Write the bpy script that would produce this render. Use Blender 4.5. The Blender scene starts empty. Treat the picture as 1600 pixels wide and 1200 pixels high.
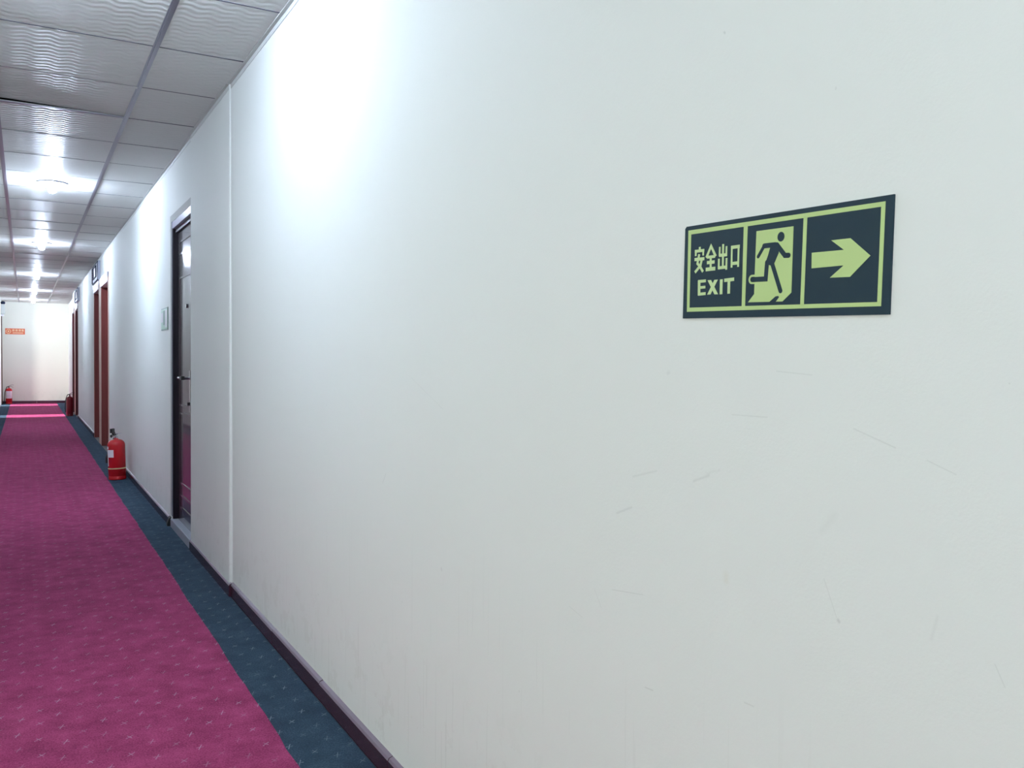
import bpy, bmesh, math, random
from mathutils import Vector, Matrix
random.seed(7)
PI = math.pi
SC = bpy.context.scene
COL = SC.collection

# ------------------------------------------------------------------ camera
FPX, YAW, PITCH, ROLL = 1341.68, 0.515739, 0.0269133, 0.0096015
fw = Vector((math.sin(YAW)*math.cos(PITCH), math.cos(YAW)*math.cos(PITCH), -math.sin(PITCH)))
rt = Vector((math.cos(YAW), -math.sin(YAW), 0)); up = rt.cross(fw)
r2 = rt*math.cos(ROLL) + up*math.sin(ROLL); u2 = up*math.cos(ROLL) - rt*math.sin(ROLL)
cam = bpy.data.cameras.new('camera'); co = bpy.data.objects.new('camera', cam); COL.objects.link(co)
m = Matrix(((r2.x, u2.x, -fw.x, -0.8315), (r2.y, u2.y, -fw.y, 0), (r2.z, u2.z, -fw.z, 1.1079), (0, 0, 0, 1)))
co.matrix_world = m
cam.sensor_width = 36; cam.lens = FPX/1600*36; cam.clip_start = .02
SC.camera = co
# ------------------------------------------------------------------ world, light, exposure
w = bpy.data.worlds.new('world'); SC.world = w; w.use_nodes = True
w.node_tree.nodes['Background'].inputs[0].default_value = (.95, .97, 1, 1)
w.node_tree.nodes['Background'].inputs[1].default_value = .8
sl = bpy.data.lights.new('sun', 'SUN'); sl.energy = 9; sl.angle = .01; sl.color = (1, .95, .9)
so = bpy.data.objects.new('sun', sl); COL.objects.link(so)
so.rotation_euler = Vector((1, 0, -1.62)).to_track_quat('-Z', 'Y').to_euler(); so.location = (-6, 18, 8)
al = bpy.data.lights.new('window_daylight', 'AREA'); al.shape = 'RECTANGLE'; al.size = .3; al.size_y = 1.9; al.energy = 38; al.color = (1, .97, .95)
ao = bpy.data.objects.new('window_daylight', al); COL.objects.link(ao)
ao.location = (-2.6, 21.5, 1.15); ao.rotation_euler = Vector((1, .75, 0)).to_track_quat('-Z', 'Y').to_euler()
bl = bpy.data.lights.new('added_lobby_fill', 'AREA'); bl.shape = 'RECTANGLE'; bl.size = 4.2; bl.size_y = 1.3; bl.energy = 76; bl.color = (.92, .98, .965)
bo = bpy.data.objects.new('added_lobby_fill', bl); COL.objects.link(bo)      # unseen fill lamp, added to brighten the near wall
bo.location = (-4.2, .3, 1.75); bo.rotation_euler = Vector((1, .38, .30)).to_track_quat('-Z', 'Y').to_euler()
SC.view_settings.view_transform = 'Standard'; SC.view_settings.look = 'None'
SC.view_settings.gamma = 1; SC.view_settings.use_curve_mapping = False
SC.view_settings.exposure = 0.24
BULB = 1130.0
BULB_COL = (.67, .79, 1.0)

H = 2.3696; XC = -.3628; TW = .5892; Y0 = 3.7835; XL = -1.315; YE = 23.2; YB = -3.0

# ------------------------------------------------------------------ materials
def mat(name, col, rough=.5, metal=0, spec=.5, emit=None, estr=0, coat=0, sheen=0):
    m = bpy.data.materials.new(name); m.use_nodes = True
    b = m.node_tree.nodes['Principled BSDF']
    b.inputs['Base Color'].default_value = (*col, 1); b.inputs['Roughness'].default_value = rough
    b.inputs['Metallic'].default_value = metal; b.inputs['Specular IOR Level'].default_value = spec
    b.inputs['Coat Weight'].default_value = coat; b.inputs['Sheen Weight'].default_value = sheen
    if emit: b.inputs['Emission Color'].default_value = (*emit, 1); b.inputs['Emission Strength'].default_value = estr
    return m
def N(m, t, **k):
    n = m.node_tree.nodes.new(t)
    for a, v in k.items(): setattr(n, a, v)
    return n
def L(m, a, b): m.node_tree.links.new(a, b)
def bsdf(m): return m.node_tree.nodes['Principled BSDF']
def setin(m, sock, v):
    if hasattr(v, 'links'): L(m, v, sock)
    else: sock.default_value = v
def mth(m, op, a, b=None, c=None, clamp=False):
    n = N(m, 'ShaderNodeMath', operation=op, use_clamp=clamp)
    for i, v in enumerate((a, b, c)):
        if v is not None: setin(m, n.inputs[i], v)
    return n.outputs[0]
def noise(m, scale, detail=2, rough=.5, vec=None):
    n = N(m, 'ShaderNodeTexNoise'); n.inputs['Scale'].default_value = scale; n.inputs['Detail'].default_value = detail
    n.inputs['Roughness'].default_value = rough
    if vec: L(m, vec, n.inputs['Vector'])
    return n.outputs['Fac']
def ramp(m, f, stops):
    n = N(m, 'ShaderNodeValToRGB'); L(m, f, n.inputs[0]); e = n.color_ramp.elements
    while len(e) < len(stops): e.new(.5)
    for i, (p, c) in enumerate(stops): e[i].position = p; e[i].color = (*c, 1)
    return n.outputs[0]
def mix(m, f, a, b, mode='MIX'):
    n = N(m, 'ShaderNodeMix', data_type='RGBA', blend_type=mode)
    setin(m, n.inputs[0], f)
    for s, v in ((n.inputs[6], a), (n.inputs[7], b)):
        if isinstance(v, tuple): s.default_value = (*v, 1)
        else: L(m, v, s)
    return n.outputs[2]
def bump(m, h, strength, dist=.002):
    n = N(m, 'ShaderNodeBump'); n.inputs['Strength'].default_value = strength; n.inputs['Distance'].default_value = dist
    L(m, h, n.inputs['Height']); L(m, n.outputs[0], bsdf(m).inputs['Normal'])
def geo(m):
    g = N(m, 'ShaderNodeNewGeometry'); s = N(m, 'ShaderNodeSeparateXYZ'); L(m, g.outputs['Position'], s.inputs[0])
    return g.outputs['Position'], s.outputs

def wall_material(name, base, marks):
    m = mat(name, base, .72, spec=.25)
    pos, (x, y, z) = geo(m)
    mp = N(m, 'ShaderNodeMapping'); L(m, pos, mp.inputs[0]); mp.inputs['Scale'].default_value = (1, 1, .35)
    n1 = noise(m, 1.3, 4, .6, mp.outputs[0])
    c = mix(m, mth(m, 'MULTIPLY', n1, .35), base, tuple(v*.93 for v in base))
    # rubbed dirt in the lowest hand's breadth and small specks
    n2 = noise(m, 9, 5, .75, pos)
    low = mth(m, 'MULTIPLY', mth(m, 'SUBTRACT', 1, mth(m, 'DIVIDE', z, .45), clamp=True), mth(m, 'GREATER_THAN', n2, .56))
    c = mix(m, mth(m, 'MULTIPLY', low, .10), c, (.35, .32, .25))
    n3 = noise(m, 38, 1, .5, pos)
    c = mix(m, mth(m, 'MULTIPLY', mth(m, 'GREATER_THAN', n3, .83), .13), c, (.28, .29, .27))
    # vertical rub streaks
    mp2 = N(m, 'ShaderNodeMapping'); L(m, pos, mp2.inputs[0]); mp2.inputs['Scale'].default_value = (1, 90, 2.5)
    n4 = noise(m, 1, 2, .5, mp2.outputs[0])
    stk = mth(m, 'MULTIPLY', mth(m, 'GREATER_THAN', n4, .66), mth(m, 'SUBTRACT', 1, mth(m, 'DIVIDE', z, .75), clamp=True))
    c = mix(m, mth(m, 'MULTIPLY', stk, .16), c, (.42, .45, .42))
    if marks:
        for (ya, za, yb, zb, r, k, colr) in marks:        # scratches and stains: distance to a short segment on the wall
            dy, dz = yb-ya, zb-za; ll = dy*dy+dz*dz+1e-9
            py = mth(m, 'SUBTRACT', y, ya); pz = mth(m, 'SUBTRACT', z, za)
            t = mth(m, 'DIVIDE', mth(m, 'ADD', mth(m, 'MULTIPLY', py, dy), mth(m, 'MULTIPLY', pz, dz)), ll, clamp=True)
            ey = mth(m, 'SUBTRACT', py, mth(m, 'MULTIPLY', t, dy)); ez = mth(m, 'SUBTRACT', pz, mth(m, 'MULTIPLY', t, dz))
            d = mth(m, 'SQRT', mth(m, 'ADD', mth(m, 'MULTIPLY', ey, ey), mth(m, 'MULTIPLY', ez, ez)))
            f = mth(m, 'SUBTRACT', 1, mth(m, 'DIVIDE', d, r), clamp=True)
            c = mix(m, mth(m, 'MULTIPLY', f, k), c, colr)
    L(m, c, bsdf(m).inputs['Base Color'])
    h = mth(m, 'ADD', mth(m, 'MULTIPLY', noise(m, 240, 3, .6, pos), .35), mth(m, 'MULTIPLY', noise(m, 14, 3, .5, pos), 1.5))
    bump(m, h, .22, .0025)
    return m
DK = (.25, .28, .26)
def seg(y1, z1, y2, z2, r=.0018, k=.35, c=DK): return (y1, z1, y2, z2, r, k*.55, c)
MARKS = [
    seg(0.7882, 1.0979, 0.7316, 1.0941, 0.0012, 0.25),
    seg(0.8669, 1.0376, 0.8032, 1.0381, 0.0012, 0.25),
    seg(0.6695, 1.0330, 0.6142, 1.0159, 0.0013, 0.30),
    seg(0.5753, 1.0059, 0.5424, 0.9948, 0.0011, 0.28),
    seg(1.0843, 0.9264, 1.0258, 0.9424, 0.0024, 0.20),
    seg(0.9420, 0.9374, 0.9103, 0.9495, 0.0028, 0.25),
    seg(1.1253, 0.8619, 1.0865, 0.8773, 0.0028, 0.28),
    seg(1.1366, 0.7336, 1.0559, 0.7448, 0.0011, 0.35),
    seg(1.1858, 0.7218, 1.1666, 0.6962, 0.0010, 0.25),
    seg(1.2637, 0.6736, 1.2231, 0.6650, 0.0010, 0.25),
    seg(0.7083, 0.8489, 0.6894, 0.8074, 0.0010, 0.25),
    seg(0.6866, 0.8043, 0.6856, 0.8031, 0.0032, 0.50),
    seg(0.5668, 0.8162, 0.5601, 0.8419, 0.0032, 0.12),
    seg(0.8365, 0.6525, 0.8201, 0.6531, 0.0016, 0.30),
    seg(1.0480, 0.6014, 1.0292, 0.6029, 0.0016, 0.40),
    seg(0.4974, 0.8107, 0.4873, 0.7917, 0.0011, 0.25),
    seg(1.9835, 1.0638, 1.7935, 0.9944, 0.0010, 0.20),
    seg(0.8912, 1.5596, 0.8900, 1.5583, 0.0024, 0.50),
    seg(0.9156, 0.9516, 0.8900, 0.9591, 0.0032, 0.12),
    seg(2.1781, 0.7750, 2.1548, 0.8037, 0.0016, 0.40),
    seg(1.0021, 1.0918, 0.9992, 1.0928, 0.0040, 0.20),
    seg(0.6942, 0.9285, 0.7125, 0.9062, 0.0072, 0.08),
    seg(0.8741, 0.8160, 0.8741, 0.8100, .009, .22, (.60, .52, .30)),
]
M = {}
WALLC = (.83, .86, .835)
M['wall'] = wall_material('wall_paint', WALLC, MARKS)
M['wall2'] = wall_material('wall_paint_plain', (.84, .845, .745), None)
M['plaster'] = mat('grey_plaster', (.50, .52, .50), .8)
m = M['tile'] = mat('ceiling_tile_vinyl', (.90, .91, .905), .45, spec=.06)
pos, (x, y, z) = geo(m)
ph = mth(m, 'ADD', mth(m, 'MULTIPLY', y, 2*PI/.045), mth(m, 'MULTIPLY', mth(m, 'SINE', mth(m, 'MULTIPLY', x, 2*PI/.085)), 1.25))
ph = mth(m, 'ADD', ph, mth(m, 'MULTIPLY', noise(m, 5, 2, .5, pos), 5))
h = mth(m, 'ADD', mth(m, 'SINE', ph), mth(m, 'MULTIPLY', noise(m, 60, 3, .6, pos), .8))
bump(m, h, .5, .0015)
n5 = noise(m, 22, 3, .7, pos)
L(m, mix(m, mth(m, 'MULTIPLY', mth(m, 'GREATER_THAN', n5, .70), .15), (.70, .71, .69), (.45, .45, .46)), bsdf(m).inputs['Base Color'])
M['tbar'] = mat('grid_bar_metal', (.30, .30, .36), .3, .75)
M['trim'] = mat('wall_angle_white', (.62, .64, .62), .5)
M['gap'] = mat('gap_shade', (.10, .10, .13), .6)
M['brown'] = mat('dull_brown_board', (.13, .075, .045), .5)
M['dark'] = mat('plenum_dark', (.02, .02, .025), .9)
M['concrete'] = mat('floor_slab', (.2, .2, .2), .9)

def carpet_mat(name, base, dark, light, markc):
    m = mat(name, base, .95, spec=.1, sheen=.04)
    pos, (x, y, z) = geo(m)
    n1 = noise(m, 190, 3, .8, pos); n2 = noise(m, 9, 5, .7, pos)
    c = ramp(m, mth(m, 'ADD', mth(m, 'MULTIPLY', n1, .75), mth(m, 'MULTIPLY', n2, .45)), [(.45, dark), (.60, base), (.75, light)])
    # woven sprigs: little crossed dashes in half-drop rows
    CX, CY = .0555, .113
    cx = mth(m, 'DIVIDE', mth(m, 'ADD', x, .852), CX)
    ci = mth(m, 'ROUND', cx)
    fx = mth(m, 'MULTIPLY', mth(m, 'SUBTRACT', cx, ci), CX)
    par = mth(m, 'MULTIPLY', ci, .5)
    cy = mth(m, 'ADD', mth(m, 'DIVIDE', mth(m, 'SUBTRACT', y, 2.866), CY), par)
    cj = mth(m, 'ROUND', cy)
    fy = mth(m, 'MULTIPLY', mth(m, 'SUBTRACT', cy, cj), CY)
    wn = N(m, 'ShaderNodeTexWhiteNoise', noise_dimensions='2D'); cb = N(m, 'ShaderNodeCombineXYZ')
    L(m, ci, cb.inputs[0]); L(m, cj, cb.inputs[1]); L(m, cb.outputs[0], wn.inputs['Vector'])
    sp = N(m, 'ShaderNodeSeparateColor'); L(m, wn.outputs['Color'], sp.inputs[0])
    fx = mth(m, 'ADD', fx, mth(m, 'MULTIPLY', mth(m, 'SUBTRACT', sp.outputs[0], .5), .014))
    fy = mth(m, 'ADD', fy, mth(m, 'MULTIPLY', mth(m, 'SUBTRACT', sp.outputs[1], .5), .014))
    fy = mth(m, 'ADD', fy, mth(m, 'MULTIPLY', mth(m, 'SUBTRACT', noise(m, 150, 1, .5, pos), .5), .006))
    evenc = mth(m, 'ABSOLUTE', mth(m, 'SINE', mth(m, 'MULTIPLY', ci, PI/2)))       # 0 / 1 alternately
    def dash(a, half, wid):
        ca, sa = math.cos(a), math.sin(a)
        u = mth(m, 'ABSOLUTE', mth(m, 'ADD', mth(m, 'MULTIPLY', fx, ca), mth(m, 'MULTIPLY', fy, sa)))
        v = mth(m, 'ABSOLUTE', mth(m, 'SUBTRACT', mth(m, 'MULTIPLY', fy, ca), mth(m, 'MULTIPLY', fx, sa)))
        return mth(m, 'MULTIPLY', mth(m, 'LESS_THAN', u, half), mth(m, 'SUBTRACT', 1, mth(m, 'DIVIDE', v, wid), clamp=True))
    A = mth(m, 'MAXIMUM', dash(math.radians(40), .0135, .0019), dash(math.radians(-62), .011, .0017))
    B = mth(m, 'MAXIMUM', dash(math.radians(68), .016, .0019), dash(math.radians(-8), .010, .0017))
    f = mth(m, 'ADD', mth(m, 'MULTIPLY', A, evenc), mth(m, 'MULTIPLY', B, mth(m, 'SUBTRACT', 1, evenc)))
    f = mth(m, 'MULTIPLY', f, mth(m, 'MULTIPLY', mth(m, 'ADD', n1, .35), mth(m, 'ADD', .25, mth(m, 'MULTIPLY', sp.outputs[2], .6))), clamp=True)
    c = mix(m, f, c, markc)
    L(m, c, bsdf(m).inputs['Base Color'])
    bump(m, mth(m, 'ADD', noise(m, 420, 2, .7, pos), mth(m, 'MULTIPLY', n2, .6)), .8, .003)
    return m
M['magenta'] = carpet_mat('carpet_magenta', (.345, .041, .136), (.195, .022, .077), (.50, .085, .22), (.55, .46, .56))
M['navy'] = carpet_mat('carpet_slate_blue', (.030, .060, .098), (.018, .036, .062), (.060, .105, .155), (.30, .38, .45))
M['skirt'] = mat('skirting_tile', (.060, .020, .034), .22, spec=.6)
M['skirt_top_lit'] = mat('skirting_edge_lit', (.20, .155, .20), .4)  # paler top edge: its lit highlight is put into the colour
M['grout'] = mat('grout', (.55, .50, .50), .8)
def wood(name, a, b, rough):
    m = mat(name, a, rough, spec=.6 if rough < .3 else .3, coat=.5 if rough < .3 else 0)
    pos, (x, y, z) = geo(m); mp = N(m, 'ShaderNodeMapping'); L(m, pos, mp.inputs[0]); mp.inputs['Scale'].default_value = (30, 30, 1.2)
    L(m, ramp(m, noise(m, 1, 5, .6, mp.outputs[0]), [(.3, a), (.7, b)]), bsdf(m).inputs['Base Color'])
    return m
M['dkwood'] = wood('dark_door_wood', (.030, .017, .026), (.062, .036, .050), .24)
M['jambdk'] = wood('dark_jamb', (.010, .007, .014), (.022, .014, .026), .4)
M['redwood'] = wood('red_brown_wood', (.19, .045, .04), (.26, .062, .052), .55)
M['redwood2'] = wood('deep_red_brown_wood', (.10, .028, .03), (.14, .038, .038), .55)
M['palewood'] = wood('pale_wood_edge', (.62, .44, .36), (.75, .58, .48), .6)
M['whitepaint'] = mat('white_gloss_paint', (.80, .78, .84), .3)
M['lavender'] = mat('lavender_gloss_lining', (.50, .50, .66), .25)
M['sill'] = mat('threshold_stone', (.33, .35, .42), .5)
M['chrome'] = mat('brushed_chrome', (.75, .77, .8), .22, 1)
M['steel'] = mat('painted_steel_grey', (.40, .43, .52), .55, .1)
M['steeldk'] = mat('dark_slot', (.022, .032, .065), .7, spec=.1)
M['black'] = mat('black_rubber', (.012, .014, .013), .5)
M['red'] = mat('extinguisher_red', (.55, .012, .018), .22, spec=.5, coat=.15)
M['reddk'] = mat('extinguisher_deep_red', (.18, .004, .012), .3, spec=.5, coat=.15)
M['label'] = mat('label_white', (.78, .76, .80), .5)
M['labelink'] = mat('label_print', (.45, .30, .40), .5)
M['yellow'] = mat('band_pale_yellow', (.75, .62, .33), .5)
M['signdark'] = mat('sign_dark_green', (.036, .062, .082), .6, spec=.2)
m = M['signdark']; pos, _ = geo(m)
L(m, mix(m, mth(m, 'MULTIPLY', noise(m, 30, 3, .6, pos), .6), (.018, .040, .062), (.030, .052, .060)), bsdf(m).inputs['Base Color'])
M['signglow'] = mat('sign_pale_yellow_green', (.52, .68, .28), .4)
M['signtext'] = mat('sign_pale_print', (.58, .74, .37), .4)
M['orange'] = mat('sign_orange_red', (.66, .13, .05), .45)
M['cream'] = mat('sign_cream_print', (.85, .62, .38), .45)
M['palegreen'] = mat('plaque_pale_green', (.42, .62, .50), .3)
M['plaqueedge'] = mat('plaque_edge', (.24, .34, .32), .4)
M['bulb'] = mat('bulb_lit', (1, 1, 1), .5, emit=BULB_COL, estr=BULB)
M['bulb_warm'] = mat('bulb_lit_weaker', (1, 1, 1), .5, emit=BULB_COL, estr=BULB*.78)
M['ring'] = mat('downlight_ring', (.62, .64, .74), .3, .2)
M['reflector'] = mat('downlight_reflector', (.8, .82, .88), .2, .6)

# ------------------------------------------------------------------ mesh helpers
def new(name, bm, mt, parent=None, smooth=False, bevel=0, recalc=True):
    if recalc: bmesh.ops.recalc_face_normals(bm, faces=bm.faces)
    me = bpy.data.meshes.new(name); bm.to_mesh(me); bm.free()
    for k in (mt if isinstance(mt, (list, tuple)) else [mt]): me.materials.append(k)
    if smooth:
        for p in me.polygons: p.use_smooth = True
        try: me.set_sharp_from_angle(angle=math.radians(40))
        except Exception: pass
    o = bpy.data.objects.new(name, me); COL.objects.link(o)
    if parent: o.parent = parent
    if bevel:
        b = o.modifiers.new('bevel', 'BEVEL'); b.width = bevel; b.segments = 2; b.limit_method = 'ANGLE'
    return o
def box(bm, x0, x1, y0, y1, z0, z1, mi=0):
    v = [bm.verts.new((a, b, c)) for a in (x0, x1) for b in (y0, y1) for c in (z0, z1)]
    for f in ((0, 1, 3, 2), (4, 6, 7, 5), (0, 4, 5, 1), (2, 3, 7, 6), (0, 2, 6, 4), (1, 5, 7, 3)):
        bm.faces.new([v[i] for i in f]).material_index = mi
def bx(name, mt, parent, *b, **k):
    bm = bmesh.new(); box(bm, *b); return new(name, bm, mt, parent, **k)
def lathe(bm, prof, n=28, c=(0, 0, 0), mi=0):
    rings = []
    for r, z in prof:
        rings.append([bm.verts.new((c[0]+r*math.cos(2*PI*i/n), c[1]+r*math.sin(2*PI*i/n), c[2]+z)) for i in range(n)] if r > 1e-6 else [bm.verts.new((c[0], c[1], c[2]+z))])
    for a, b in zip(rings, rings[1:]):
        for i in range(n):
            j = (i+1) % n
            q = [a[i % len(a)], a[j % len(a)], b[j % len(b)], b[i % len(b)]]
            u = []
            for v in q:
                if v not in u: u.append(v)
            if len(u) > 2: bm.faces.new(u).material_index = mi
    return bm
def tube(bm, pts, r, n=8):
    pts = [Vector(p) for p in pts]; rings = []
    for i, p in enumerate(pts):
        t = (pts[min(i+1, len(pts)-1)] - pts[max(i-1, 0)]).normalized()
        a = t.orthogonal().normalized() if i == 0 else (rings_a - t*rings_a.dot(t)).normalized()
        rings_a = a; b = t.cross(a)
        rings.append([bm.verts.new(p + (a*math.cos(2*PI*k/n) + b*math.sin(2*PI*k/n))*r) for k in range(n)])
    for a, b in zip(rings, rings[1:]):
        for k in range(n): bm.faces.new((a[k], a[(k+1) % n], b[(k+1) % n], b[k]))
    bm.faces.new(rings[0]); bm.faces.new(rings[-1])
    return bm
def curve(pts, n=6):
    P = [Vector(p) for p in pts]; P = [P[0]*2-P[1]] + P + [P[-1]*2-P[-2]]; o = []
    for i in range(1, len(P)-2):
        for k in range(n):
            t = k/n; a, b, c, d = P[i-1], P[i], P[i+1], P[i+2]
            o.append(.5*((2*b) + (c-a)*t + (2*a-5*b+4*c-d)*t*t + (3*b-a-3*c+d)*t**3))
    return o + [P[-2]]
def tag(o, label=None, cat=None, group=None, kind=None):
    if label: o['label'] = label
    if cat: o['category'] = cat
    if group: o['group'] = group
    if kind: o['kind'] = kind
    return o
def empty(name, loc=(0, 0, 0), parent=None, rot=None):
    o = bpy.data.objects.new(name, None); COL.objects.link(o); o.location = loc; o.empty_display_size = .05
    if rot: o.rotation_euler = rot
    if parent: o.parent = parent
    return o
def copy_tree(o, parent=None):
    c = o.copy(); COL.objects.link(c)
    if parent: c.parent = parent
    for ch in list(o.children): copy_tree(ch, c)
    return c

# ------------------------------------------------------------------ room shell
TOP = 2.66
XN, XP = .009, -.008
XNT = -.003                      # the near face leans out to almost nothing at the ceiling             # near wall face, proud wall face
def wall_right():
    bm = bmesh.new()
    Y1, D1 = 4.111, 5.185
    # near stretch and proud pier, one outline extruded upwards, with a softened return
    prof = [(.20, YB-.1), (XN, YB-.1), (XN, Y1-.004), (XN-.002, Y1), (XP+.003, Y1+.004), (XP, Y1+.009), (XP, D1-.004), (XP+.004, D1), (.20, D1)]
    lo = [bm.verts.new((a, b, 0)) for a, b in prof]; hi = [bm.verts.new((a if a > .1 or b > Y1 else a-XN+XNT, b, TOP)) for a, b in prof]
    for i in range(len(prof)):
        j = (i+1) % len(prof); bm.faces.new((lo[i], lo[j], hi[j], hi[i]))
    bm.faces.new(lo); bm.faces.new(hi)
    for a, b in ((5.965, 10.83), (11.87, 12.21), (13.13, 17.40), (18.22, 18.62)): box(bm, 0, .20, a, b, 0, TOP)
    box(bm, 0, .20, D1, 5.965, 1.985, TOP)
    for a, b in ((10.83, 11.87), (12.21, 13.13), (17.40, 18.22), (18.62, 19.38)): box(bm, 0, .20, a, b, 2.03, TOP)
    box(bm, .07, .20, 19.38, YE+.15, 0, TOP)
    o = new('wall_right', bm, M['wall']); return tag(o, kind='structure')
WR = wall_right()
def wl():
    bm = bmesh.new(); ops = ((-2.2, 3.0), (17.9, 18.66), (22.0, 22.62)); y = YB-.1  # first opening is added to let the fill light in
    for a, b in ops:
        box(bm, XL-.12, XL, y, a, 0, TOP); box(bm, XL-.12, XL, a, b, 2.03, TOP); y = b
    box(bm, XL-.12, XL, y, YE+.15, 0, TOP)
    tag(new('wall_left', bm, M['wall2']), kind='structure')
wl()
tag(bx('wall_end', M['wall2'], None, XL, .07, YE, YE+.15, 0, TOP), kind='structure')
tag(bx('wall_back', M['wall2'], None, XL, XN, YB-.15, YB, 0, TOP), kind='structure')
tag(bx('floor', M['concrete'], None, XL-.12, .20, YB-.15, YE+.15, -.12, -.008), kind='structure')

# unseen lobby added beside the camera to hold the fill light (the added_lobby_fill lamp)
bm = bmesh.new(); box(bm, -4.6, XL-.12, -2.35, -2.2, 0, TOP); box(bm, -4.6, XL-.12, 3.0, 3.15, 0, TOP); box(bm, -4.6, -4.45, -2.2, 3.0, 0, TOP)
tag(new('wall_added_lobby', bm, M['wall2']), kind='structure')
tag(bx('floor_added_lobby', M['plaster'], None, -4.6, XL-.12, -2.35, 3.15, -.12, -.001), kind='structure')
tag(bx('ceiling_added_lobby', M['wall2'], None, -4.6, XL-.12, -2.35, 3.15, TOP, TOP+.08), kind='structure')
# ceiling: a structural slab above, with grid bars and lay-in tiles as its pieces
ceil = tag(bx('ceiling', M['dark'], None, XL-.12, .20, YB-.15, YE+.15, TOP, TOP+.08), kind='structure')
XS = [XL, XC-TW, XC, .0]
ymin = Y0 - 11*.6; rows = 44
G = .0035; protos = {}
for i in range(rows):
    ya = max(ymin+.6*i, YB); yb = min(ymin+.6*(i+1), YE)
    if yb - ya < .05: continue
    for c in range(3):
        xa, xb = XS[c], XS[c+1]
        if c == 2 and (ya+yb)/2 > 19.4: xb = .07
        key = (c, round(xb, 3), round(yb-ya, 3))
        wx, wy = (xb-xa)/2-G-(.003 if c != 1 else 0), (yb-ya)/2-G*.8
        if key not in protos:
            o = bx('ceiling_tile', M['tile'], ceil, -wx, wx, -wy, wy, 0, .009)
            protos[key] = o.data
        else:
            o = bpy.data.objects.new('ceiling_tile', protos[key]); COL.objects.link(o); o.parent = ceil
        row = i - 11
        o.location = ((xa+xb)/2, (ya+yb)/2, H + random.uniform(0, .0012))
        o.rotation_euler = (random.gauss(0, .0012), random.gauss(0, .0012), 0)
        if c == 1 and row == 1:      # the tile that has slipped up out of its bed
            o.rotation_euler = (.012, .022, 0); o.location.z = H + .008
for k, X in enumerate((XC-TW, XC)):
    bm = bmesh.new(); box(bm, X-.012, X+.012, YB, YE, H-.0015, H+.001); box(bm, X-.002, X+.002, YB, YE, H+.001, H+.03)
    box(bm, X-.0055, X+.0055, YB, YE, H-.0035, H-.0015)
    tag(new('grid_bar', bm, M['tbar'], ceil), None)
for i in range(rows+1):
    y = ymin+.6*i
    if not YB+.1 < y < YE-.05: continue
    for xa, xb in ((XL+.012, XC-TW-.0125), (XC-TW+.0125, XC-.0125), (XC+.0125, -.014)):
        row = i-11; wd = .013 if (row == 2 and xa > -1.0 and xa < -.5) else .0036
        zz = H-.001 if wd > .01 else H-.0004
        bx('cross_strip', M['tbar'] if wd > .01 else M['gap'], ceil, xa, xb, y-wd, y+wd, zz, zz+.002)  # narrow dark strips imitate shade in the tile gaps; the wide one is metal
def angle_trim(name, X, s, ya, yb):
    bm = bmesh.new(); box(bm, *(sorted((X, X+s*.016))), ya, yb, H-.003, H-.0005); box(bm, *(sorted((X, X+s*.002))), ya, yb, H-.022, H-.003)
    return tag(new(name, bm, M['trim']), kind='structure')
angle_trim('trim_1', XNT+.0012, -1, YB, 4.105); angle_trim('trim_2', XP, -1, 4.12, 5.18); angle_trim('trim_3', 0, -1, 5.19, 19.38)
angle_trim('trim_4', XL, 1, YB, YE); angle_trim('trim_5', .07, -1, 19.385, YE)

# carpet: magenta field between two slate-blue borders
cp = tag(empty('carpet', (XL/2, 0, 0)), 'magenta hallway carpet with small grey woven sprigs and slate blue borders', 'carpet')
def strip(name, mt, xa, xb, ja, jb):
    bm = bmesh.new(); n = 260; prev = None
    rnd = random.Random(5)
    wob = [0.0]*(n+1)
    for i in range(n+1): wob[i] = rnd.gauss(0, .0016)
    for i in range(n+1):
        y = YB + (YE-YB)*(i/n)**1.6
        a = xa + (ja*wob[i]); b = xb + (jb*wob[i])
        v = [bm.verts.new((a, y, 0)), bm.verts.new((b, y, 0)), bm.verts.new((b, y, -.008)), bm.verts.new((a, y, -.008))]
        if prev:
            for k in range(4): bm.faces.new((prev[k], prev[(k+1) % 4], v[(k+1) % 4], v[k]))
        else: bm.faces.new(v)
        prev = v
    bm.faces.new(prev)
    o = new(name, bm, mt, cp); o.location = (-XL/2, 0, 0); return o
XB1 = -.1876; XB2 = -1.135
strip('field', M['magenta'], XB2, XB1, 1, 1)
o = bx('border', M['navy'], cp, -.0078, .07, 19.39, YE, -.008, -.0003); o.location = (-XL/2, 0, 0)
tag(strip('border', M['navy'], XB1, -.008, 1, 0), 'slate blue carpet border under the sign wall')
tag(strip('border', M['navy'], XL, XB2, 0, 1), 'slate blue carpet border')

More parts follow.
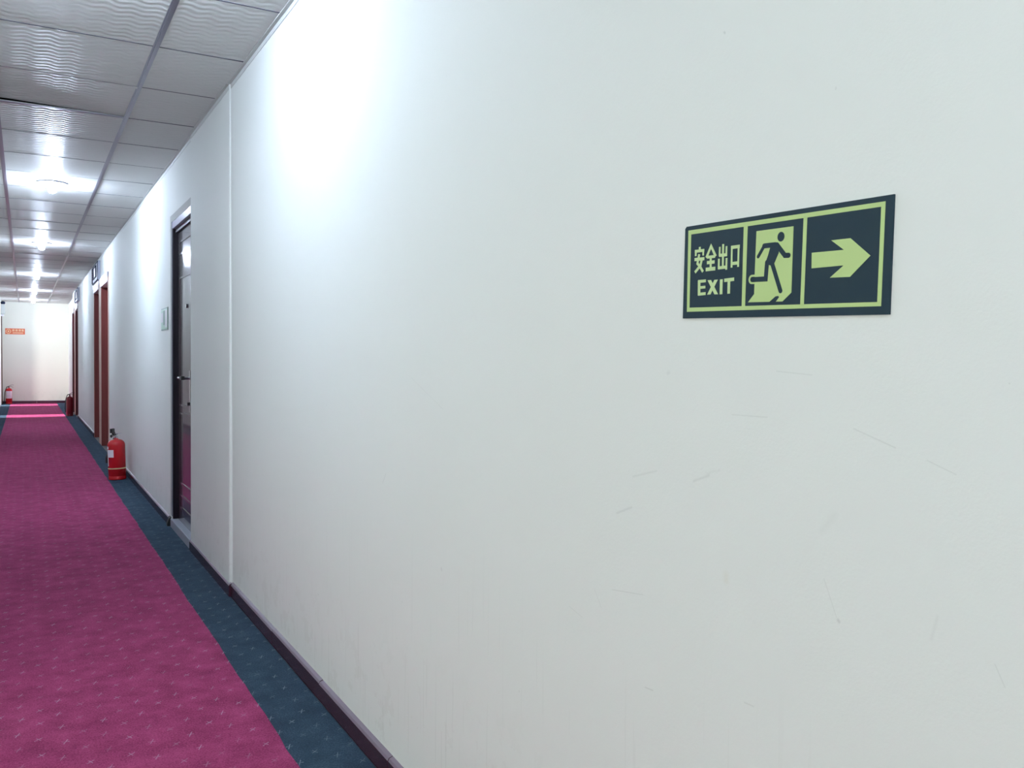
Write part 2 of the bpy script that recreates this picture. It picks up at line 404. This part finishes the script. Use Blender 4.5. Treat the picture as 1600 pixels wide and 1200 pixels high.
# baseboards of short glazed skirting tiles
def skirting(name, X, s, ya, yb, start, horizontal=False, lab=None):
    root = tag(empty(name, (0, 0, 0)), kind='structure')
    y = start
    while y > ya: y -= .612
    while y < yb:
        a, b = max(y, ya)+.001, min(y+.612, yb)-.001
        if b-a > .02:
            h = .058 + random.uniform(-.001, .001); t = .0145 + random.uniform(-.0008, .0008); dx = 0
            bm = bmesh.new()
            if horizontal: pr = lambda u, v, q: (v, X + s*u, q)
            else: pr = lambda u, v, q: (X + s*u, v, q)
            sec = [(0, .0), (t, .0), (t, h-.007), (t-.004, h), (.0, h+.004)]
            P = [[bm.verts.new(pr(u, v, q)) for u, q in sec] for v in (a, b)]
            for k in range(5):
                f = bm.faces.new((P[0][k], P[0][(k+1) % 5], P[1][(k+1) % 5], P[1][k])); f.material_index = 1 if k in (2, 3) else 0
            bm.faces.new(P[0]); bm.faces.new(P[1])
            new('skirting_tile', bm, [M['skirt'], M['skirt_top_lit']], root)
            if b < yb-.05:
                bm = bmesh.new()
                if horizontal: box(bm, b, b+.002, *sorted((X, X+s*(t-.001))), 0, h-.012)
                else: box(bm, *sorted((X, X+s*(t-.001))), b, b+.002, 0, h-.012)
                new('grout_joint', bm, M['grout'], root)
        y += .612
    return root
skirting('baseboard_right', XN, -1, YB, 4.108, 3.325)
skirting('baseboard_right_pier', 0, -1, 4.090, 5.20, 4.09)
skirting('baseboard_right_middle', 0, -1, 6.04, 10.80, 6.04)
skirting('baseboard_right_far', 0, -1, 13.16, 17.36, 13.16)
skirting('baseboard_right_end', .07, -1, 19.45, YE-.02, 19.5)
skirting('baseboard_left', XL, 1, 3.0, 17.85, 3.3)
skirting('baseboard_end', YE, -1, XL+.015, .055, -.6, horizontal=True)

# ------------------------------------------------------------------ doors
def door_near():
    d = tag(empty('door_1', (0, 5.575, 0)), 'dark glossy panelled door recessed in the wall, nearest to the exit sign', kind='structure')
    Y = lambda v: v-5.575
    ya, yb, zt = 5.185, 5.965, 1.985
    bx('side_lining', M['sill'], d, -.002, .006, Y(yb-.004), Y(yb+.004), .07, zt+.004)
    bx('far_jamb', M['jambdk'], d, .004, .034, Y(yb-.022), Y(yb-.002), .055, zt-.045)
    bx('near_jamb', M['jambdk'], d, .004, .034, Y(ya+.002), Y(ya+.022), .055, zt-.045)
    bx('head_lining', M['lavender'], d, .0, .10, Y(ya+.002), Y(yb-.004), zt-.045, zt-.0005)
    bx('head_jamb', M['jambdk'], d, .020, .050, Y(ya+.022), Y(yb-.022), zt-.07, zt-.0455)
    # leaf with raised mouldings
    XD = .032
    lf = bx('door_leaf', M['dkwood'], d, XD, XD+.04, Y(ya+.024), Y(yb-.024), .057, zt-.071)
    def frame(name, y0, y1, z0, z1, t=.018, e=.006):
        bm = bmesh.new()
        box(bm, XD-e, XD, y0, y1, z0, z0+t); box(bm, XD-e, XD, y0, y1, z1-t, z1)
        box(bm, XD-e, XD, y0, y0+t, z0+t, z1-t); box(bm, XD-e, XD, y1-t, y1, z0+t, z1-t)
        return new(name, bm, M['dkwood'], lf)
    y0, y1 = Y(ya+.14), Y(yb-.125)
    frame('panel_moulding', y0, y1, .145, .235, .012, .004); frame('panel_moulding', y0, y1, .30, .76, .012, .004)
    frame('panel_moulding', y0, y1, .80, 1.62, .012, .004); frame('panel_moulding', y0, y1, 1.76, 1.85, .012, .004)
    bm = lathe(bmesh.new(), [(0, 0), (.011, 0), (.013, .003), (.013, .008), (.007, .010), (0, .010)], 16)
    bmesh.ops.rotate(bm, verts=bm.verts, matrix=Matrix.Rotation(-PI/2, 3, 'Y')); bmesh.ops.translate(bm, verts=bm.verts, vec=(XD, Y(5.565), 1.425))
    new('peephole', bm, M['chrome'], lf, smooth=True)
    hd = bx('handle_plate', M['chrome'], lf, XD-.006, XD, Y(5.42), Y(5.46), .78, 1.03)
    tube_bm = tube(bmesh.new(), [(XD-.005, Y(5.44), .985), (XD-.05, Y(5.44), .985)], .008)
    tube(tube_bm, [(XD-.048, Y(5.435), .985), (XD-.048, Y(5.585), .985)], .0075)
    new('lever', tube_bm, M['chrome'], hd, smooth=True)
    bx('lever_collar', M['black'], hd, XD-.056, XD-.036, Y(5.425), Y(5.49), .975, .997)
    bm = lathe(bmesh.new(), [(0, 0), (.010, 0), (.010, .012), (0, .012)], 12)
    bmesh.ops.rotate(bm, verts=bm.verts, matrix=Matrix.Rotation(-PI/2, 3, 'Y')); bmesh.ops.translate(bm, verts=bm.verts, vec=(XD-.006, Y(5.44), .83))
    new('keyhole', bm, M['black'], hd, smooth=True)
    bx('threshold', M['sill'], d, -.010, .09, Y(ya+.015), Y(yb-.002), 0, .055, bevel=.003)
    bm = bmesh.new(); box(bm, -.0008, .0, Y(yb), Y(yb+.062), .07, zt+.045); box(bm, -.0008, 0, Y(ya+.02), Y(yb), zt, zt+.045)
    new('plaster_patch', bm, M['plaster'], d)
door_near()
def door_far(name, ya, yb, label, deep, zt=2.03):
    yc = (ya+yb)/2; d = tag(empty(name, (0, yc, 0)), label, kind='structure'); h = (yb-ya)/2
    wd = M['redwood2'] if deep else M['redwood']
    for s, n in ((1, 'far_jamb'), (-1, 'near_jamb')):
        bx(n, wd, d, -.006, .12, *sorted((s*(h-.035), s*(h-.001))), 0, zt-.06)
        bx('edge_bead', M['palewood'] if not deep else wd, d, -.007, -.0005, *sorted((s*(h-.001), s*(h+.045))), 0, zt)
    bx('head_lining', M['whitepaint'], d, -.016, .12, -h+.002, h-.002, zt-.058, zt-.001)
    bx('head_casing', M['whitepaint'], d, -.018, -.0015, -h-.045, h+.045, zt+.001, zt+.05)
    bx('head_jamb', M['jambdk'], d, .09, .12, -h+.036, h-.036, zt-.10, zt-.0585)
    lf = bx('door_leaf', wd, d, .10, .14, -h+.04, h-.04, .012, zt-.101)
    for z0, z1 in ((.15, .85), (1.0, 1.8)): bx('raised_panel', wd, lf, .094, .10, -h+.15, h-.15, z0, z1, bevel=.003)
    hd = bx('handle_plate', M['chrome'], lf, .094, .10, -h+.08, -h+.12, .9, 1.1)
    new('lever', tube(tube(bmesh.new(), [(.095, -h+.1, 1.02), (.055, -h+.1, 1.02)], .008), [(.056, -h+.095, 1.02), (.056, -h+.21, 1.02)], .007), M['chrome'], hd, smooth=True)
    return d
door_far('door_2', 10.83, 11.87, 'red-brown doorway on the right, the nearer of the first pair', False)
door_far('door_3', 12.21, 13.13, 'red-brown doorway on the right, the farther of the first pair', False)
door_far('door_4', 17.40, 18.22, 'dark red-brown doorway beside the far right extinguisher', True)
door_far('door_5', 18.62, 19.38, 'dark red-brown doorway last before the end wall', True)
# pale casing board on the wall between each pair
bx('trim_6', M['palewood'], None, -.004, -.0005, 11.92, 12.16, 0, 2.05)['kind'] = 'structure'
bx('trim_7', M['palewood'], None, -.004, -.0005, 18.27, 18.57, 0, 2.05)['kind'] = 'structure'
# open daylight doorways in the left wall
for nm, a, b in (('door_6', 17.9, 18.66), ('door_7', 22.0, 22.62)):
    d = tag(empty(nm, (XL, (a+b)/2, 0)), 'open doorway in the left wall letting daylight in', kind='structure'); h = (b-a)/2
    for s in (1, -1): bx('casing', M['whitepaint'], d, -.1, .002, *sorted((s*(h-.02), s*(h-.001))), 0, 2.02)
    bx('head_casing', M['whitepaint'], d, -.1, .002, -h, h, 2.0205, 2.0295)
# the narrow brown board in the far left corner
tag(bx('trim_8', M['brown'], None, XL+.0005, XL+.022, 23.05, 23.10, 0, 2.04), kind='structure')

# ------------------------------------------------------------------ exit sign on the wall
FRAME= [[(-164.8, 60.1), (161.6, 59.6), (156.6, 54.2), (-158.9, 54.0)], [(161.6, 59.6), (161.1, -56.6), (155.9, -52.3), (156.2, 54.3)], [(161.1, -56.6), (-163.2, -56.6), (-158.2, -50.8), (156.1, -51.8)], [(-163.2, -56.6), (-164.8, 60.1), (-158.6, 54.4), (-157.9, -51.0)], [(-54.9, 55.1), (-47.7, 54.9), (-47.9, -51.3), (-54.1, -51.5)], [(46.2, 55.0), (51.9, 55.4), (51.3, -52.8), (45.6, -53.0)]]
ARROW= [(60.8, 10.6), (108.0, 10.3), (89.2, 23.0), (116.5, 23.0), (144.6, 0.8), (117.8, -21.7), (89.2, -21.1), (108.3, -7.8), (61.3, -8.3)]
DOOR= [(-31.5, 45.9), (30.7, 45.8), (30.9, -36.4), (16.7, -47.1), (-42.7, -46.4), (-32.1, -35.9), (-32.0, -22.5), (-32.2, -11.0)]
TEXT= [([(-139.7, 34.6), (-139.4, 29.9)], 3.8), ([(-149.6, 29.1), (-130.3, 29.1)], 4.2), ([(-147.5, 29.5), (-147.6, 22.3)], 3.5), ([(-132.1, 29.6), (-132.2, 22.0)], 3.2), ([(-149.8, 17.5), (-129.5, 17.4)], 4.6), ([(-140.3, 24.4), (-143.6, 11.5), (-138.1, 7.0), (-131.7, -0.8)], 4.0), ([(-134.5, 17.2), (-137.1, 8.4), (-148.2, -0.8)], 4.2), ([(-125.4, 18.3), (-116.6, 33.8), (-106.8, 19.0)], 4.5), ([(-124.1, 18.9), (-107.9, 18.9)], 4.1), ([(-123.9, 11.3), (-108.6, 11.4)], 4.7), ([(-116.6, 19.4), (-116.1, 1.7)], 4.0), ([(-125.9, 1.9), (-106.9, 2.2)], 5.3), ([(-92.7, 34.5), (-92.2, 2.2)], 3.5), ([(-99.1, 31.3), (-99.1, 19.1)], 3.3), ([(-86.1, 31.2), (-86.0, 18.7)], 3.2), ([(-100.2, 19.6), (-84.5, 19.5)], 4.4), ([(-100.2, 15.2), (-100.0, 1.5)], 3.5), ([(-85.3, 15.1), (-85.3, -0.8)], 3.4), ([(-101.4, 2.5), (-83.7, 2.9)], 4.3), ([(-75.9, 29.9), (-75.3, 1.4)], 3.2), ([(-77.4, 28.6), (-61.1, 28.8)], 4.6), ([(-63.1, 30.3), (-63.0, 1.6)], 3.3), ([(-76.2, 6.7), (-62.0, 7.0)], 4.4), ([(-139.0, -12.6), (-138.4, -33.7)], 5.2), ([(-140.9, -14.1), (-125.2, -13.9)], 4.2), ([(-139.9, -22.9), (-125.8, -22.6)], 3.9), ([(-140.1, -32.2), (-124.9, -31.7)], 4.2), ([(-118.2, -13.3), (-103.4, -33.6)], 5.9), ([(-104.5, -13.4), (-118.3, -33.4)], 5.8), ([(-94.2, -13.5), (-94.0, -33.9)], 5.4), ([(-88.4, -15.2), (-69.8, -14.5)], 4.8), ([(-79.4, -14.5), (-79.2, -33.6)], 5.1)]
RING= ([(-32.1, -11.9), (-38.2, -11.7), (-42.1, -15.9), (-38.2, -21.1), (-32.5, -21.4)], 3.1)
MAN= [([(-17.0, 25.5), (2.0, 25.5)], 6.4), ([(-17.0, 25.5), (-26.8, 12.5)], 4.7), ([(4.7, 25.1), (18.5, 10.6), (24.5, 10.3)], 6.4), ([(-3.0, 3.4), (13.2, -33.6)], 6.2), ([(-11.1, 4.0), (-12.4, -17.2), (-35.6, -16.9)], 6.5)]
TORSO= [(-6.0, 23.5), (3.2, 27.9), (8.7, 24.7), (8.1, 14.7), (1.1, 1.6), (-4.1, -0.6), (-14.2, 2.2), (-9.5, 13.1)]
HEAD= [(11.0, 34.7), (16.7, 34.7), (10.7, 40.8)]
SHADOW= [(-5.3, -47.2), (5.2, -40.3), (9.8, -39.8), (11.1, -41.6), (5.5, -47.2)]
SA = math.radians(1.45)
def sgn(x, y):        # sign-local millimetres -> wall; u runs towards the viewer's right (-Y)
    u, v = x/1000, y/1000
    return (math.cos(SA)*u + math.sin(SA)*v, -math.sin(SA)*u + math.cos(SA)*v)
sign = tag(empty('exit_sign', (.0033, .7935, 1.2337), rot=(0, math.atan2(-.012, TOP), 0)), 'dark green and pale yellow exit sign with running figure and arrow pointing right', 'sign')
def prism(bm, pts, d0, d1, rot=True):
    q = [sgn(*p) if rot else (p[0]/1000, p[1]/1000) for p in pts]
    a = [bm.verts.new((-d0, -u, v)) for u, v in q]; b = [bm.verts.new((-d1, -u, v)) for u, v in q]
    n = len(q); bm.faces.new(a); bm.faces.new(list(reversed(b)))
    for i in range(n): bm.faces.new((a[i], a[(i+1) % n], b[(i+1) % n], b[i]))
def stroke(bm, pts, w, d0, d1, caps=False):
    h = w/2
    n = len(pts)
    nor = []
    for a, b in zip(pts, pts[1:]):
        dx, dy = b[0]-a[0], b[1]-a[1]; l = math.hypot(dx, dy); nor.append((-dy/l, dx/l))
    lft, rgt = [], []
    for i, p in enumerate(pts):
        if i == 0: q = nor[0]; k = 1
        elif i == n-1: q = nor[-1]; k = 1
        else:
            q = (nor[i-1][0]+nor[i][0], nor[i-1][1]+nor[i][1]); l = math.hypot(*q) or 1; q = (q[0]/l, q[1]/l)
            k = min(1/max(.45, q[0]*nor[i][0]+q[1]*nor[i][1]), 1.6)
        lft.append((p[0]+q[0]*h*k, p[1]+q[1]*h*k)); rgt.append((p[0]-q[0]*h*k, p[1]-q[1]*h*k))
    for i in range(n-1): prism(bm, [lft[i], lft[i+1], rgt[i+1], rgt[i]], d0, d1)
    if caps:
        for c in (pts[0], pts[-1]): prism(bm, [(c[0]+h*math.cos(2*PI*k/14), c[1]+h*math.sin(2*PI*k/14)) for k in range(14)], d0, d1)
P0 = .0022
bm = bmesh.new(); prism(bm, [(-172, 63), (-169, 66), (172, 66), (172, -66), (-172, -66)], .0, P0)
plate = new('plate', bm, M['signdark'], sign)
bm = bmesh.new()
for q in FRAME[:4]: prism(bm, q, P0, P0+.0003)
tag(new('border', bm, M['signglow'], sign), None)
for q in FRAME[4:]:
    bm = bmesh.new(); prism(bm, q, P0, P0+.0003); new('divider', bm, M['signglow'], sign)
bm = bmesh.new(); prism(bm, ARROW, P0, P0+.0004); tag(new('arrow', bm, M['signglow'], sign), 'pale arrow pointing right')
groups = [('character', 0, 7), ('character', 7, 12), ('character', 12, 19), ('character', 19, 23), ('letter', 23, 27), ('letter', 27, 29), ('letter', 29, 30), ('letter', 30, 32)]
for nm, a, b in groups:
    bm = bmesh.new()
    for k, (pts, wd) in enumerate(TEXT[a:b]):
        if (a, b) == (27, 29):       # the two diagonals of the X, cut level at cap height and baseline
            (x0, y0), (x1, y1) = pts; hw = wd*.58
            prism(bm, [(x0-hw, y0), (x0+hw, y0), (x1+hw, y1), (x1-hw, y1)], P0, P0+.0004+k*.00001)
        else: stroke(bm, pts, wd*.97, P0, P0+.0004 + k*.00001)
    new(nm, bm, M['signtext'], sign)
bm = bmesh.new(); prism(bm, DOOR, P0, P0+.0004); stroke(bm, [(-32.0, -11.9)] + [(-36.9+4.6*math.cos(t*PI/12), -16.6+4.75*math.sin(t*PI/12)) for t in range(6, 19)] + [(-32.2, -21.4)], 2.7, P0, P0+.00041)
dp = new('doorway_pictogram', bm, M['signglow'], sign)
bm = bmesh.new(); prism(bm, SHADOW, P0+.0004, P0+.0006)
for k, (pts, wd) in enumerate(MAN): stroke(bm, pts, wd, P0+.0003, P0+.0007+k*.00001, True)
prism(bm, TORSO, P0+.0004, P0+.0008)
hx, hy = HEAD[0]; rx = HEAD[1][0]-hx; ry = (HEAD[2][1]-hy)
prism(bm, [(hx+rx*math.cos(2*PI*k/24), hy+ry*math.sin(2*PI*k/24)) for k in range(24)], P0+.0004, P0+.0007)
tag(new('running_figure', bm, M['signdark'], sign), 'dark running figure')

# pale green plaque before the dark door
pq = tag(empty('wall_plaque', (0, 6.28, 1.37)), 'small pale green plaque on the wall just beyond the dark door', 'plaque')
bx('backing', M['plaqueedge'], pq, -.004, 0, -.155, .155, -.076, .076)
bx('face', M['palegreen'], pq, -.0055, -.004, -.146, .146, -.067, .067)
bx('pale_print', M['label'], pq, -.006, -.0055, -.14, -.045, -.058, .058); bx('pale_print', M['label'], pq, -.006, -.0055, .06, .14, -.02, .045)
bx('green_print', M['plaqueedge'], pq, -.006, -.0055, -.036, .045, -.04, .058)

# orange fire equipment sign on the end wall
fs = tag(empty('fire_equipment_sign', (-1.035, YE, 1.685)), 'orange-red sign with round emblem and pale lettering on the end wall', 'sign')
bx('plate', M['orange'], fs, -.20, .20, -.004, 0, -.068, .068)
bm = bmesh.new(); n = 28
for r0, r1 in ((.040, .052), (.0, .018)):
    for k in range(n):
        a, b = 2*PI*k/n, 2*PI*(k+1)/n
        q = [(-.135+r*math.cos(t), r*math.sin(t)) for r, t in ((r0, a), (r1, a), (r1, b), (r0, b))]
        if r0 == 0: q = q[1:]
        bm.faces.new([bm.verts.new((u, -.0046, v)) for u, v in q])
bmesh.ops.remove_doubles(bm, verts=bm.verts, dist=1e-5)
bmesh.ops.solidify(bm, geom=list(bm.faces), thickness=.0006)
new('round_emblem', bm, M['cream'], fs)
for x in (-.035, .03, .095, .155):
    bm = bmesh.new()
    box(bm, x-.022, x+.022, -.0048, -.004, .036, .045); box(bm, x-.004, x+.004, -.0049, -.004, -.002, .052); box(bm, x-.022, x+.022, -.0047, -.004, .012, .020); box(bm, x-.020, x-.012, -.0046, -.004, -.002, .036); box(bm, x+.012, x+.020, -.0046, -.004, -.002, .036)
    new('character', bm, M['cream'], fs)
bx('caption_bar', M['cream'], fs, -.05, .165, -.0046, -.004, -.042, -.026)

# ------------------------------------------------------------------ fire extinguishers
def extinguisher(label, red, big_label, hose):
    e = empty('fire_extinguisher'); tag(e, label, 'extinguisher', None)
    R0, HB = .074, .365
    prof = [(0, .0), (R0-.006, 0), (R0, .005), (R0, .028), (R0-.003, .032), (R0-.003, .036), (R0, .040), (R0, HB-.055)]
    for k in range(1, 8):
        a = k/8*PI/2; prof.append((R0-.050*(1-math.cos(a)), HB-.055+.052*math.sin(a)))
    prof += [(.020, HB), (.017, HB+.008), (0, HB+.008)]
    cyl = new('cylinder', lathe(bmesh.new(), prof, 36), red, e, smooth=True)
    new('band', lathe(bmesh.new(), [(R0, .098), (R0+.0012, .099), (R0+.0012, .107), (R0, .108)], 36), M['yellow'] if hose == 'short' else red, cyl, smooth=True)
    def patch(name, a0, a1, z0, z1, mt, r=R0+.0008):
        bm = bmesh.new(); k = 12; p = None
        for i in range(k+1):
            a = math.radians(a0+(a1-a0)*i/k); c, s = math.cos(a), math.sin(a)
            v = [bm.verts.new((c*r, s*r, z0)), bm.verts.new((c*r, s*r, z1)), bm.verts.new((c*(r-.0012), s*(r-.0012), z1)), bm.verts.new((c*(r-.0012), s*(r-.0012), z0))]
            if p:
                for j in range(4): bm.faces.new((p[j], p[(j+1) % 4], v[(j+1) % 4], v[j]))
            else: bm.faces.new(v)
            p = v
        bm.faces.new(p); return new(name, bm, mt, cyl, smooth=False)
    if hose == 'short':
        lb = patch('label', 215, 272, .205, .272, M['label'])
        patch('side_label', 213, 226, .125, .204, M['label']); patch('round_sticker', 212, 230, .278, .302, M['label'])
    else:
        lb = patch('label', 205, 335, .13, .30, M['label'] if big_label else M['reddk'])
        if big_label:
            for z in (.16, .18, .20, .225, .25, .275): patch('print_line', 222, 318-8*(int(z*1000) % 3), z, z+.006, M['labelink'], R0+.0013)
    vz = HB+.006
    vb = lathe(bmesh.new(), [(0, vz), (.016, vz), (.018, vz+.004), (.018, vz+.016), (.012, vz+.020), (.012, vz+.040), (.009, vz+.046), (0, vz+.046)], 18)
    new('valve', vb, M['chrome'], e, smooth=True)
    bm = bmesh.new()
    if hose == 'short':       # handles seen end on
        box(bm, -.009, .009, -.055, .020, vz+.030, vz+.042); box(bm, -.008, .008, -.070, -.030, vz+.038, vz+.062)
        box(bm, -.010, .010, -.105, -.045, vz+.055, vz+.094)
        new('handle', bm, M['black'], e, bevel=.002)
        new('pull_pin', tube(bmesh.new(), curve([(0, -.02, vz+.048), (.02, -.022, vz+.046), (.058, -.018, vz+.046)], 4), .0016, 6), M['steel'], e)
    else:
        for pts in ([(-.008, 0, vz+.040), (.035, 0, vz+.058), (.085, 0, vz+.068), (.110, 0, vz+.060)], [(-.008, 0, vz+.034), (.04, 0, vz+.034), (.08, 0, vz+.020), (.10, 0, vz+.010)]):
            c = curve(pts, 4); bm2 = bmesh.new(); p = None
            for q in c:
                v = [bm2.verts.new((q.x, a, q.z+b)) for a, b in ((-.009, 0), (.009, 0), (.009, .005), (-.009, .005))]
                if p:
                    for j in range(4): bm2.faces.new((p[j], p[(j+1) % 4], v[(j+1) % 4], v[j]))
                else: bm2.faces.new(v)
                p = v
            bm2.faces.new(p); new('handle', bm2, M['black'], e)
        bm.free()
    g = lathe(bmesh.new(), [(0, 0), (.012, 0), (.013, .003), (.013, .011), (.010, .013), (0, .013)], 18)
    bmesh.ops.rotate(g, verts=g.verts, matrix=Matrix.Rotation(-PI/2 if hose == 'short' else PI/2, 3, 'Y' if hose == 'short' else 'X'))
    bmesh.ops.translate(g, verts=g.verts, vec=((-.026, -.02, vz+.022) if hose == 'short' else (0, -.010, vz+.024)))
    gg = new('pressure_gauge', g, M['black'], e, smooth=True)
    if hose == 'short':
        new('gauge_stem', tube(bmesh.new(), [(-.012, -.01, vz+.022), (-.030, -.02, vz+.022)], .004), M['chrome'], e)
        hp = [(0, .012, vz+.026), (-.020, .045, vz+.022), (-.055, .055, HB-.03), (-.083, .035, HB-.12), (-.0875, -.005, HB-.16)]
        new('hose', tube(bmesh.new(), curve(hp), .008), M['black'], e, smooth=True)
        new('nozzle', tube(bmesh.new(), [(-.0875, -.005, HB-.16), (-.0880, -.008, HB-.215)], .0105, 12), M['black'], e, smooth=True)
    else:
        hp = [(-.008, 0, vz+.030), (-.045, .0, vz+.022), (-.080, 0, HB-.05), (-.092, 0, HB-.14), (-.094, .0, HB-.22), (-.088, 0, HB-.27)] if hose == 'mid' else \
             [(-.008, 0, vz+.030), (-.045, .0, vz+.020), (-.085, 0, HB-.07), (-.100, 0, HB-.18), (-.104, .0, HB-.28), (-.100, 0, HB-.345)]
        new('hose', tube(bmesh.new(), curve(hp), .008), M['black'], e, smooth=True)
        a = Vector(hp[-1]); new('nozzle', tube(bmesh.new(), [a, a+Vector((.003, 0, -.018))], .012, 12), M['black'], e, smooth=True)
    return e
e1 = extinguisher('red fire extinguisher with white labels and pale band, nearest, against the right wall', M['red'], False, 'short')
e1.location = (-.110, 8.50, .0025); e1.rotation_euler = (.0, -.035, -.45)
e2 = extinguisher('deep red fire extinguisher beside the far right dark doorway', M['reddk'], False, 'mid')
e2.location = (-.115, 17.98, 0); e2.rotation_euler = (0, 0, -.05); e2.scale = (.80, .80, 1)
e3 = extinguisher('red fire extinguisher with large white label standing at the end wall', M['red'], True, 'long')
e3.location = (-1.165, 23.02, 0); e3.scale = (.88, .88, 1)

# ------------------------------------------------------------------ metal boxes over the doorways
def wall_box(label, yc, hw, z0, z1):
    b = tag(empty('electrical_box', (0, yc, z0)), label, 'box', 'grey metal boxes over the right doorways'); h = z1-z0
    bx('casing', M['steel'], b, -.028, -.0005, -hw, hw, 0, h, bevel=.003)
    bm = bmesh.new()
    for y0, y1, a, c in ((-hw, hw, 0, .012), (-hw, hw, h-.012, h), (-hw, -hw+.025, .012, h-.012), (hw-.025, hw, .012, h-.012)): box(bm, -.033, -.028, y0, y1, a, c)
    new('rim', bm, M['steeldk'], b)
    bm = bmesh.new(); y0, y1, a, c = -hw*.45, hw*.55, h*.22, h*.86
    for p in ((y0, y1, a, a+.014), (y0, y1, c-.014, c), (y0, y0+.06, a+.014, c-.014), (y1-.09, y1, a+.014, c-.014)): box(bm, -.038, -.028, *p)
    fr = new('inspection_frame', bm, M['steeldk'], b)
    bx('inspection_cover', M['label'], b, -.032, -.028, y0+.06, y1-.09, a+.014, c-.014)
    for k in range(8): bx('louvre', M['steeldk'], b, -.040, -.028, hw-.10, hw-.03, .022+k*(h-.04)/8, .022+k*(h-.04)/8+.012)
    return b
wall_box('grey metal box under the ceiling above the nearer pair of doorways', 12.56, .52, 2.085, 2.325)
wall_box('grey metal box under the ceiling above the far pair of doorways', 17.3, .50, 2.085, 2.32)

# ------------------------------------------------------------------ small things
o = bmesh.new(); pts = [(0, 0), (.026, 0), (.026, .018), (.014, .050), (0, .062)]
lo = [o.verts.new((-a, -.02, z)) for a, z in pts]; hi = [o.verts.new((-a, .025, z)) for a, z in pts]
for i in range(5): o.faces.new((lo[i], lo[(i+1) % 5], hi[(i+1) % 5], hi[i]))
o.faces.new(lo); o.faces.new(hi)
ds = new('door_stop', o, M['black'], None, bevel=.002); ds.location = (-.0, 6.013, 0)
tag(ds, 'small black rubber door stop at the foot of the dark door', 'door stop')
ds = new('door_stop', lathe(bmesh.new(), [(0, 0), (.028, 0), (.030, .004), (.024, .020), (.022, .045), (.014, .052), (0, .053)], 18), M['label'], None, smooth=True)
ds.location = (-.055, 18.36, 0); tag(ds, 'small white door stop on the blue border by the far doorways', 'door stop')
wf = tag(empty('wall_fixture', (XL, 22.82, 2.13)), 'small grey fixture with dark round head high in the far left corner', 'fixture')
bx('housing', M['plaster'], wf, 0, .085, -.06, .06, -.07, .16, bevel=.01)
new('round_head', lathe(bmesh.new(), [(0, .16), (.03, .16), (.045, .175), (.047, .20), (.030, .222), (0, .228)], 20, (.045, 0, 0)), M['steeldk'], wf, smooth=True)
bx('bracket', M['label'], wf, 0, .06, -.03, .03, -.11, -.07)

# ------------------------------------------------------------------ ceiling downlights
def downlight():
    e = empty('downlight')
    ring = [(.074, -.001), (.078, -.007), (.090, -.009), (.097, -.005), (.098, 0), (.076, 0), (.074, -.001)]
    new('trim_ring', lathe(bmesh.new(), ring, 32), M['ring'], e, smooth=True)
    new('reflector', lathe(bmesh.new(), [(.075, -.0015), (.05, -.0008), (.02, -.0004), (0, -.0004), (0, -.0002), (.075, -.0002)], 32), M['reflector'], e, smooth=True)
    new('lamp_holder', lathe(bmesh.new(), [(0, -.0006), (.018, -.0006), (.018, -.016), (0, -.016)], 16), M['label'], e, smooth=True)
    new('bulb', lathe(bmesh.new(), [(0, -.016), (.014, -.017), (.026, -.026), (.032, -.042), (.030, -.056), (.020, -.070), (0, -.076)], 16), M['bulb'], e, smooth=True)
    return e
names = ['round ceiling downlight with glowing bulb, nearest one in view', 'round ceiling downlight with glowing bulb, second along the corridor', 'round ceiling downlight with glowing bulb, third along the corridor',
         'round ceiling downlight with glowing bulb, fourth along the corridor', 'round ceiling downlight with glowing bulb, last one right before the end wall', 'round ceiling downlight just above and ahead of the camera, out of the picture', 'round ceiling downlight behind the camera, out of the picture']
d0 = downlight()
for k, (x, y) in enumerate(((-.655, 7.10), (-.667, 10.93), (-.668, 15.16), (-.67, 18.86), (-.67, 21.95), (-.655, 2.8), (-.655, -1.05))):
    o = d0 if k == 0 else copy_tree(d0)
    if k in (1, 2, 3, 4, 5):     # these bulbs burn weaker than the first in view
        for ch in o.children:
            if ch.name.startswith('bulb'): ch.data = ch.data.copy(); ch.data.materials[0] = M['bulb_warm']
    o.location = (x, y, H-.0025); tag(o, names[k], 'ceiling light', 'downlights along the corridor ceiling')
